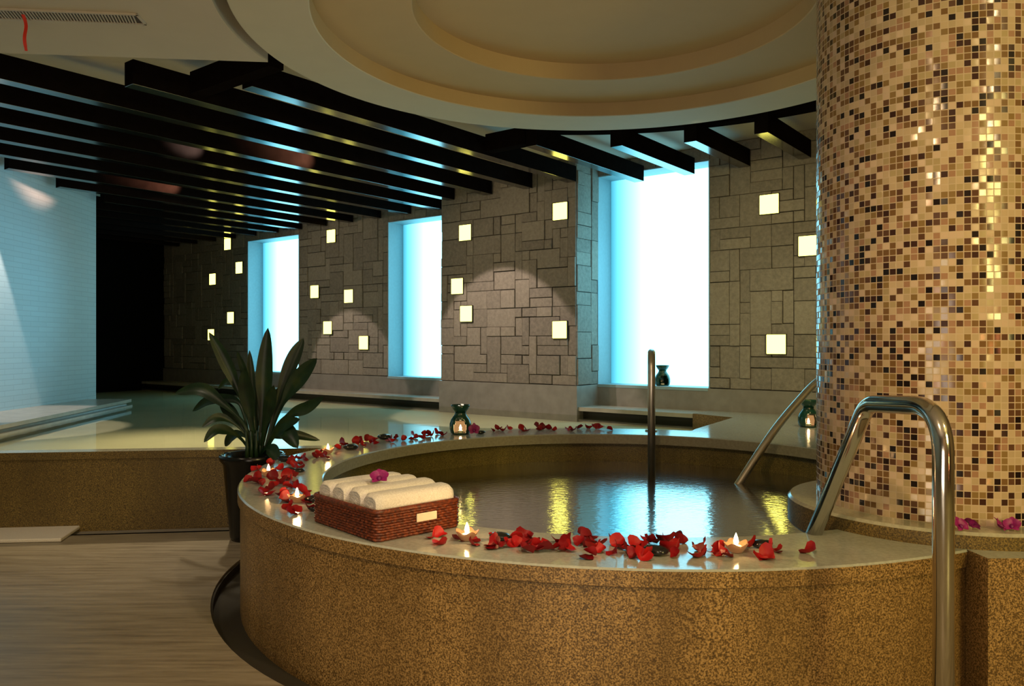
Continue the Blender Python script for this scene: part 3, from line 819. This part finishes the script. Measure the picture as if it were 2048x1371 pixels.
# ------------------------------------------------------------ oil burners
def burner(loc, label, lit=True):
    root = empty('oil_burner', loc, label, 'oil burner', 'green ceramic oil burners')
    bm = bmesh.new(); n = 40
    prof = [(.050,0),(.070,.012),(.078,.04),(.077,.075),(.066,.108),(.046,.135),(.036,.152),(.040,.160)]
    rings = [[bm.verts.new((r*math.cos(2*PI*k/n), r*math.sin(2*PI*k/n), z)) for k in range(n)] for r, z in prof]
    for j, (p, q) in enumerate(zip(rings, rings[1:])):
        for k in range(n):
            a = 2*PI*(k+.5)/n; da = abs((a-1.5*PI+PI) % (2*PI)-PI)   # opening faces the viewer side
            if 1 <= j <= 3 and da < (.62 if j < 3 else .42): continue
            bm.faces.new((p[k], p[(k+1)%n], q[(k+1)%n], q[k]))
    o = link('body', bm, M['burner'], root, smooth=True); md = o.modifiers.new('s', 'SOLIDIFY'); md.thickness = .005
    bm = bmesh.new(); lathe(bm, [(.030,.156),(.040,.160),(.060,.188),(.072,.214),(.069,.218),(.052,.192),(.030,.172),(0,.170)], n=40)
    link('dish', bm, M['burner'], root, smooth=True)
    bm = bmesh.new(); lathe(bm, [(0,.004),(.046,.004),(.046,.008),(0,.008)], n=32); link('base', bm, M['burner'], root)
    bm = bmesh.new(); lathe(bm, [(0,.008),(.020,.008),(.020,.026),(0,.024)], n=24); link('candle', bm, M['wax'], root)
    if lit:
        bm = bmesh.new(); lathe(bm, [(0,.026),(.008,.034),(.010,.044),(.005,.060),(0,.070)], n=16); link('flame', bm, M['flame'], root, smooth=True)
        bm = bmesh.new(); lathe(bm, [(.055,.01),(.060,.05),(.050,.09)], n=24, a0=PI*.1, a1=PI*.9); link('candlelight_shell', bm, M['glowcup'], root, smooth=True)  # added glowing shell stands in for candlelight on the burner's inside
    return root
g = ground(921, 867, HR); burner((g.x, g.y, HR), 'green ceramic oil burner with a lit candle on the back rim of the tub')
q = SO(0, 0); r = (1325-1024)/F; d = 7.66/(B.y+B.x*r); burner((r*d, d, ZB), 'green oil burner standing on the sill of the largest window', False)
g = ground(1617, 853, HR); burner((g.x, g.y, HR), 'lit green oil burner on the deck, half behind the mosaic column')

# ------------------------------------------------------------ petals and pebbles
def petal_mesh(seed):
    rr = random.Random(seed); bm = bmesh.new(); n, m = 14, 5; rad = .0215*rr.uniform(.9, 1.15)
    cup = rr.uniform(.6, 1.15); fold = rr.uniform(-.3, .5); c = bm.verts.new((0,0,.002)); prev = None; rows = []
    for j in range(1, m+1):
        t = j/m; row = []
        for k in range(n):
            a = 2*PI*k/n; x = math.cos(a); y = math.sin(a)
            ra = rad*t*(1+.12*math.cos(2*a+seed)+.07*math.sin(3*a+seed*2)) * (1-.25*max(0, -y)**3)
            z = cup*rad*t*t*.8*(.6+.4*math.cos(2*a+seed)) + fold*rad*t*t*x*x + .0022*math.sin(5*a+seed)*t*t
            row.append(bm.verts.new((ra*x, ra*y, z)))
        rows.append(row)
    for k in range(n): bm.faces.new((c, rows[0][k], rows[0][(k+1)%n]))
    for p, q in zip(rows, rows[1:]):
        for k in range(n): bm.faces.new((p[k], q[k], q[(k+1)%n], p[(k+1)%n]))
    zmin = min(v.co.z for v in bm.verts)
    for v in bm.verts: v.co.z -= zmin
    bmesh.ops.recalc_face_normals(bm, faces=bm.faces[:])
    me = bpy.data.meshes.new('petal'); bm.to_mesh(me); bm.free(); me.materials.append(M['petal'])
    for p in me.polygons: p.use_smooth = True
    return me
PM = [petal_mesh(k) for k in range(7)]
placed = []
def put_petal(x, y, label, group, scale=1.0, stack=0):
    o = bpy.data.objects.new('rose_petal', R.choice(PM)); COL.objects.link(o)
    o.rotation_euler = (R.uniform(-.75, .95), R.uniform(-.6, .6), R.uniform(0, 2*PI)); s = scale*R.uniform(.85, 1.2); o.scale = (s, s, s)
    # rest its lowest point on the rim
    mt = o.rotation_euler.to_matrix(); zm = min((mt @ v.co).z for v in o.data.vertices)*s
    o.location = (x, y, HR - zm + .0005 + stack); tag(o, label, 'petal', group); placed.append((x, y)); return o
def rimclamp(g, lo=1.60, hi=1.945):
    v = Vector((g.x-TC[0], g.y-TC[1])); r = v.length; rc = min(max(r, lo), hi); v = v/r*rc; return v.x+TC[0], v.y+TC[1]
front1 = [(240,190),(260,280),(235,250),(330,275),(420,250),(470,205),(560,190),(640,205),(600,240),(520,250),(570,330),(640,300),(700,310),(760,320),(810,300),
          (930,225),(990,240),(960,320),(1010,310),(970,270),(1160,150),(1200,190),(1180,230),(1120,240),(1250,210),(1310,260),(1340,320),(1280,310),(1230,270),(1180,390),(1230,385),
          (1480,220),(1520,250),(1560,290),(1500,340),(1600,340),(1660,300),(1720,290),(1810,200),(1860,240),(1760,390),(1690,370),(1810,380),(2010,270)]
front2 = [(20,240),(170,250),(230,290),(290,220),(340,240),(230,330),(260,370),(470,300),(540,300),(510,380),(500,340),(680,310),(730,350),(790,370),(690,350),(1020,280),(1120,385),(1190,375),(1240,330),(1310,310),(1640,330)]
left1 = [(410,320),(450,350),(250,440),(230,400),(130,550),(200,590),(270,610),(230,540),(430,530),(340,700),(420,670),(480,620),(350,740),(540,600),(540,400),(680,330),(700,300),
         (790,320),(840,250),(880,270),(760,250),(640,520),(700,500),(740,460),(620,550),(700,610),(760,640),(640,640),(560,800),(620,790),(590,830),(880,720),(890,840),(700,1000),(750,970),(680,970),
         (950,960),(1150,1090),(1180,1060),(1130,1060),(1050,200),(1090,170),(1010,230),(1170,240),(1130,210),(1330,110),(1400,60),(1580,40),(1650,30),(1660,70),(1830,30),(800,380),(760,350)]
bl1 = [(260,510),(310,470),(490,440),(560,460),(610,400),(540,430),(720,440),(750,450),(970,410),(1000,420)]
bl2 = [(1050,370),(1160,405),(1240,395),(1270,340),(1310,370),(1390,380),(1410,330),(1440,350),(1480,350),(1540,340),(1600,310),(1640,330),(1700,340)]
bk1 = [(640,415),(700,400),(750,410),(800,395),(920,380),(940,410),(990,405),(1080,385),(1120,400),(1150,390),(1210,390),(1270,405),(1400,405),(1440,395),(1480,410),(1540,385),(1600,385),(1650,390),(1690,385),(1750,385),(1840,400)]
for lst, ox, oy, sc, lb, gp, pscale in (
    (front1, 940, 1040, 5.12, 'dark red rose petal on the front rim between the basket and the rippled blue reflection', 'petals on the front rim', 1.18),
    (front2, 1300, 1040, 5.12, 'dark red rose petal on the front rim around the tealight by the handrail', 'petals by the handrail candle', 1.15),
    (left1, 480, 880, 6.83, 'red rose petal scattered around the candles on the left curve of the rim', 'petals on the left curve of the rim', 1.25),
    (bl1, 640, 820, 6.83, 'red rose petal on the rim beyond the third candle', 'petals beyond the third candle', 1.15),
    (bl2, 640, 820, 6.83, 'dark rose petal silhouetted on the bright rim left of the oil burner', 'petals left of the oil burner', 1.15),
    (bk1, 860, 780, 5.12, 'red rose petal on the back rim right of the oil burner', 'petals on the back rim', 1.25)):
    for cx, cy in lst:
        g = ground(ox+cx/sc, oy+cy/sc+2, HR); x, y = rimclamp(g)
        if lst is not left1 and lst is not front1: pass
        n_near = sum(1 for a in placed if (a[0]-x)**2+(a[1]-y)**2 < .0006)
        put_petal(x, y, lb, gp, pscale, stack=.007*min(n_near, 3))
for cx, cy in ((866,1078),(881,1090),(880,1072),(918,1080),(944,1091),(950,1084)):
    g = ground(cx, cy, HR); x, y = rimclamp(g); put_petal(x, y, 'red rose petal beside the tealight next to the basket', 'petals by the basket candle', 1.0)
def pebble(px, py, w, label):
    g = ground(px, py, HR); x, y = rimclamp(g, 1.60, 1.93); bm = bmesh.new(); bmesh.ops.create_icosphere(bm, subdivisions=3, radius=1)
    sd = R.uniform(0, 99)
    for v in bm.verts:
        k = 1+.12*noise.noise(v.co*1.2+Vector((sd,0,0))); v.co = Vector((v.co.x*w*k, v.co.y*w*.72*k, v.co.z*w*.38*k))
    o = link('river_pebble', bm, M['stone_black'], smooth=True); o.location = (x, y, HR+w*.36); o.rotation_euler = (0, 0, R.uniform(-.6, .6))
    tag(o, label, 'pebble', 'black pebbles on the tub rim')
for px, py, w, lb in ((568,922,.045,'black pebble behind the leftmost candle'), (577,944,.036,'black pebble among petals right of the leftmost candle'),
    (598,944,.030,'small black pebble at the inner side of the petals, right of the leftmost candle'), (628,1003,.040,'black pebble right of the second candle'),
    (633,1021,.036,'black pebble between the second candle and the basket'), (702,899,.050,'flat black pebble right of the third candle'),
    (769,878,.052,'round black pebble halfway to the oil burner'), (1000,1080,.040,'black pebble right of the basket candle behind petals'),
    (1311,1109,.044,'black pebble with a shiny top in the middle of the front rim'), (1524,1094,.036,'black pebble right of the handrail candle'), (961,867,.036,'small dark pebble right of the pink orchid on the back rim')):
    pebble(px, py, w, lb)

# ------------------------------------------------------------ lights
def spot(loc, tgt, energy, color, size=60, blend=.5, soft=.06):  # serves inferred downlights and added fill spots alike
    ld = bpy.data.lights.new('downlight_and_fill', 'SPOT'); ld.energy = energy; ld.color = color; ld.spot_size = math.radians(size); ld.spot_blend = blend; ld.shadow_soft_size = soft
    o = bpy.data.objects.new('downlight_and_fill', ld); COL.objects.link(o); o.location = loc
    o.rotation_euler = (Vector(tgt)-Vector(loc)).to_track_quat('-Z', 'Y').to_euler(); return o
WARM = (1, .66, .34); PINK = (1, .80, .68)
spot((-.2, .3, 2.85), (.6, 2.5, .2), 125, WARM, 85, .8)  # unseen ceiling spots placed to light tub front, basket, column and floor
spot((2.2, .2, 2.85), (1.6, 2.9, 1.2), 44, (1, .74, .40), 75, .8)
spot((1.0, 1.3, 2.85), (-.5, 3.0, .5), 105, (1, .76, .50), 45, .8)
spot((-2.8, 1.5, 2.85), (-2.2, 3.9, 0), 58, (1, .76, .46), 95, .9)
spot((-2.6, 3.6, 2.85), (-2.2, 4.9, 0), 50, (1, .80, .58), 60, .7)
# wall washers above the pool, mixed with added fill spots
spot(SO(-5.7, 5.4, 2.88), SO(-5.62, 7.1, .62), 150, PINK, 56, .15, .02)
spot(SO(-9.0, 5.8, 2.88), SO(-8.7, 7.5, .3), 110, PINK, 44, .15, .02)
spot(SO(-5.6, 4.6, 2.86), SO(-5.4, 7.1, 1.6), 62, (1, .78, .50), 85, .9)  # this and the next two are fills added for the stone wall
spot(SO(-9.2, 4.6, 2.86), SO(-9.0, 7.5, 1.6), 62, (1, .80, .56), 85, .9)
spot(SO(-2.6, 5.6, 2.86), SO(-2.6, 7.5, 1.5), 48, (1, .82, .42), 95, .9)
spot((-4.86, 7.62, 2.88), (-4.90, 7.62, 0), 170, PINK, 49, .2, .02)
spot((-2.6, 8.6, 1.9), (-5.1, 7.6, 1.7), 90, (.26, .74, 1), 80, .9, .2)  # added mid-air spot, stands in for cyan window light on the brick
spot((-2.6, 7.0, 2.88), (-2.7, 6.2, 0), 330, (1, .80, .50), 80, .9)  # this and the next are added to brighten the pool floor
spot((-.7, 7.4, 2.88), (-.9, 7.2, 0), 40, (1, .84, .60), 95, .9)
spot((2.6, 5.6, 2.85), (2.2, 7.0, .5), 70, (1, .9, .5), 90, .8)
# small lamps tucked between the beams
spot(SO(-6.02, 5.3, 2.97), SO(-6.36, 4.75, 3.03), 330, (1, .54, .36), 36, 1, .02)
spot(SO(-6.60, 4.35, 3.0), SO(-6.94, 4.0, 3.06), 130, (1, .85, .8), 34, 1, .02)
spot(SO(-8.36, 5.2, 2.97), SO(-8.68, 4.65, 3.04), 340, (1, .50, .34), 36, 1, .02)
# added spots: blue spill into the window recess, warm light on the rear wall
spot(SO(-3.7, 7.15, 1.9), SO(-4.64, 7.3, 1.8), 26, (.25, .75, 1), 120, .9, .1)
spot((.5, -1.0, 2.85), (.5, -3, 1.2), 160, (1, .7, .4), 110, .8)
# added lights standing in for general bounce
def area(loc, tgt, energy, color, size):
    ld = bpy.data.lights.new('unseen_area_light', 'AREA'); ld.energy = energy; ld.color = color; ld.size = size
    o = bpy.data.objects.new('unseen_area_light', ld); COL.objects.link(o); o.location = loc
    o.rotation_euler = (Vector(tgt)-Vector(loc)).to_track_quat('-Z', 'Y').to_euler(); return o
area((-.8, -1.4, .6), (-.6, .6, 3), 54, (1, .82, .62), 1.6)  # unseen panel behind the camera, added to brighten the ceiling
area((2.75, -1.1, 2.1), (1.7, 3.0, 1.5), 70, (1, .80, .26), .8)  # unseen yellow light placed for the highlight on the column
spot((2.6, -.4, .7), (1.7, 3, .9), 8, (1, .3, .1), 60, .5, .07)  # weak orange spot added for a glint on the column
spot((TC[0]-.6, TC[1]-.5, .34), (TC[0]-.5, TC[1]-.3, 3), 30, (1, .78, .42), 150, .9, .25)  # added spot over the tub water, brightens the round ceiling recess

w = bpy.data.worlds.new('World'); scene.world = w; w.use_nodes = True
w.node_tree.nodes['Background'].inputs[0].default_value = (.9, .8, .65, 1); w.node_tree.nodes['Background'].inputs[1].default_value = .02

# ------------------------------------------------------------ camera
cd = bpy.data.cameras.new('Camera'); cam = bpy.data.objects.new('Camera', cd); COL.objects.link(cam)
cam.location = (0, 0, EYE); cam.rotation_euler = (PI/2, 0, 0)
cd.sensor_width = 36; cd.lens = F/2048*36; cd.clip_end = 100
scene.camera = cam
scene.view_settings.view_transform = 'Standard'; scene.view_settings.look = 'None'
scene.view_settings.exposure = 0; scene.view_settings.gamma = 1
cy = scene.cycles
cy.use_denoising = True
try: cy.denoiser = 'OPENIMAGEDENOISE'
except Exception: pass
cy.max_bounces = 8; cy.diffuse_bounces = 4; cy.glossy_bounces = 5; cy.transparent_max_bounces = 8
cy.caustics_reflective = False; cy.caustics_refractive = False; cy.sample_clamp_indirect = 4
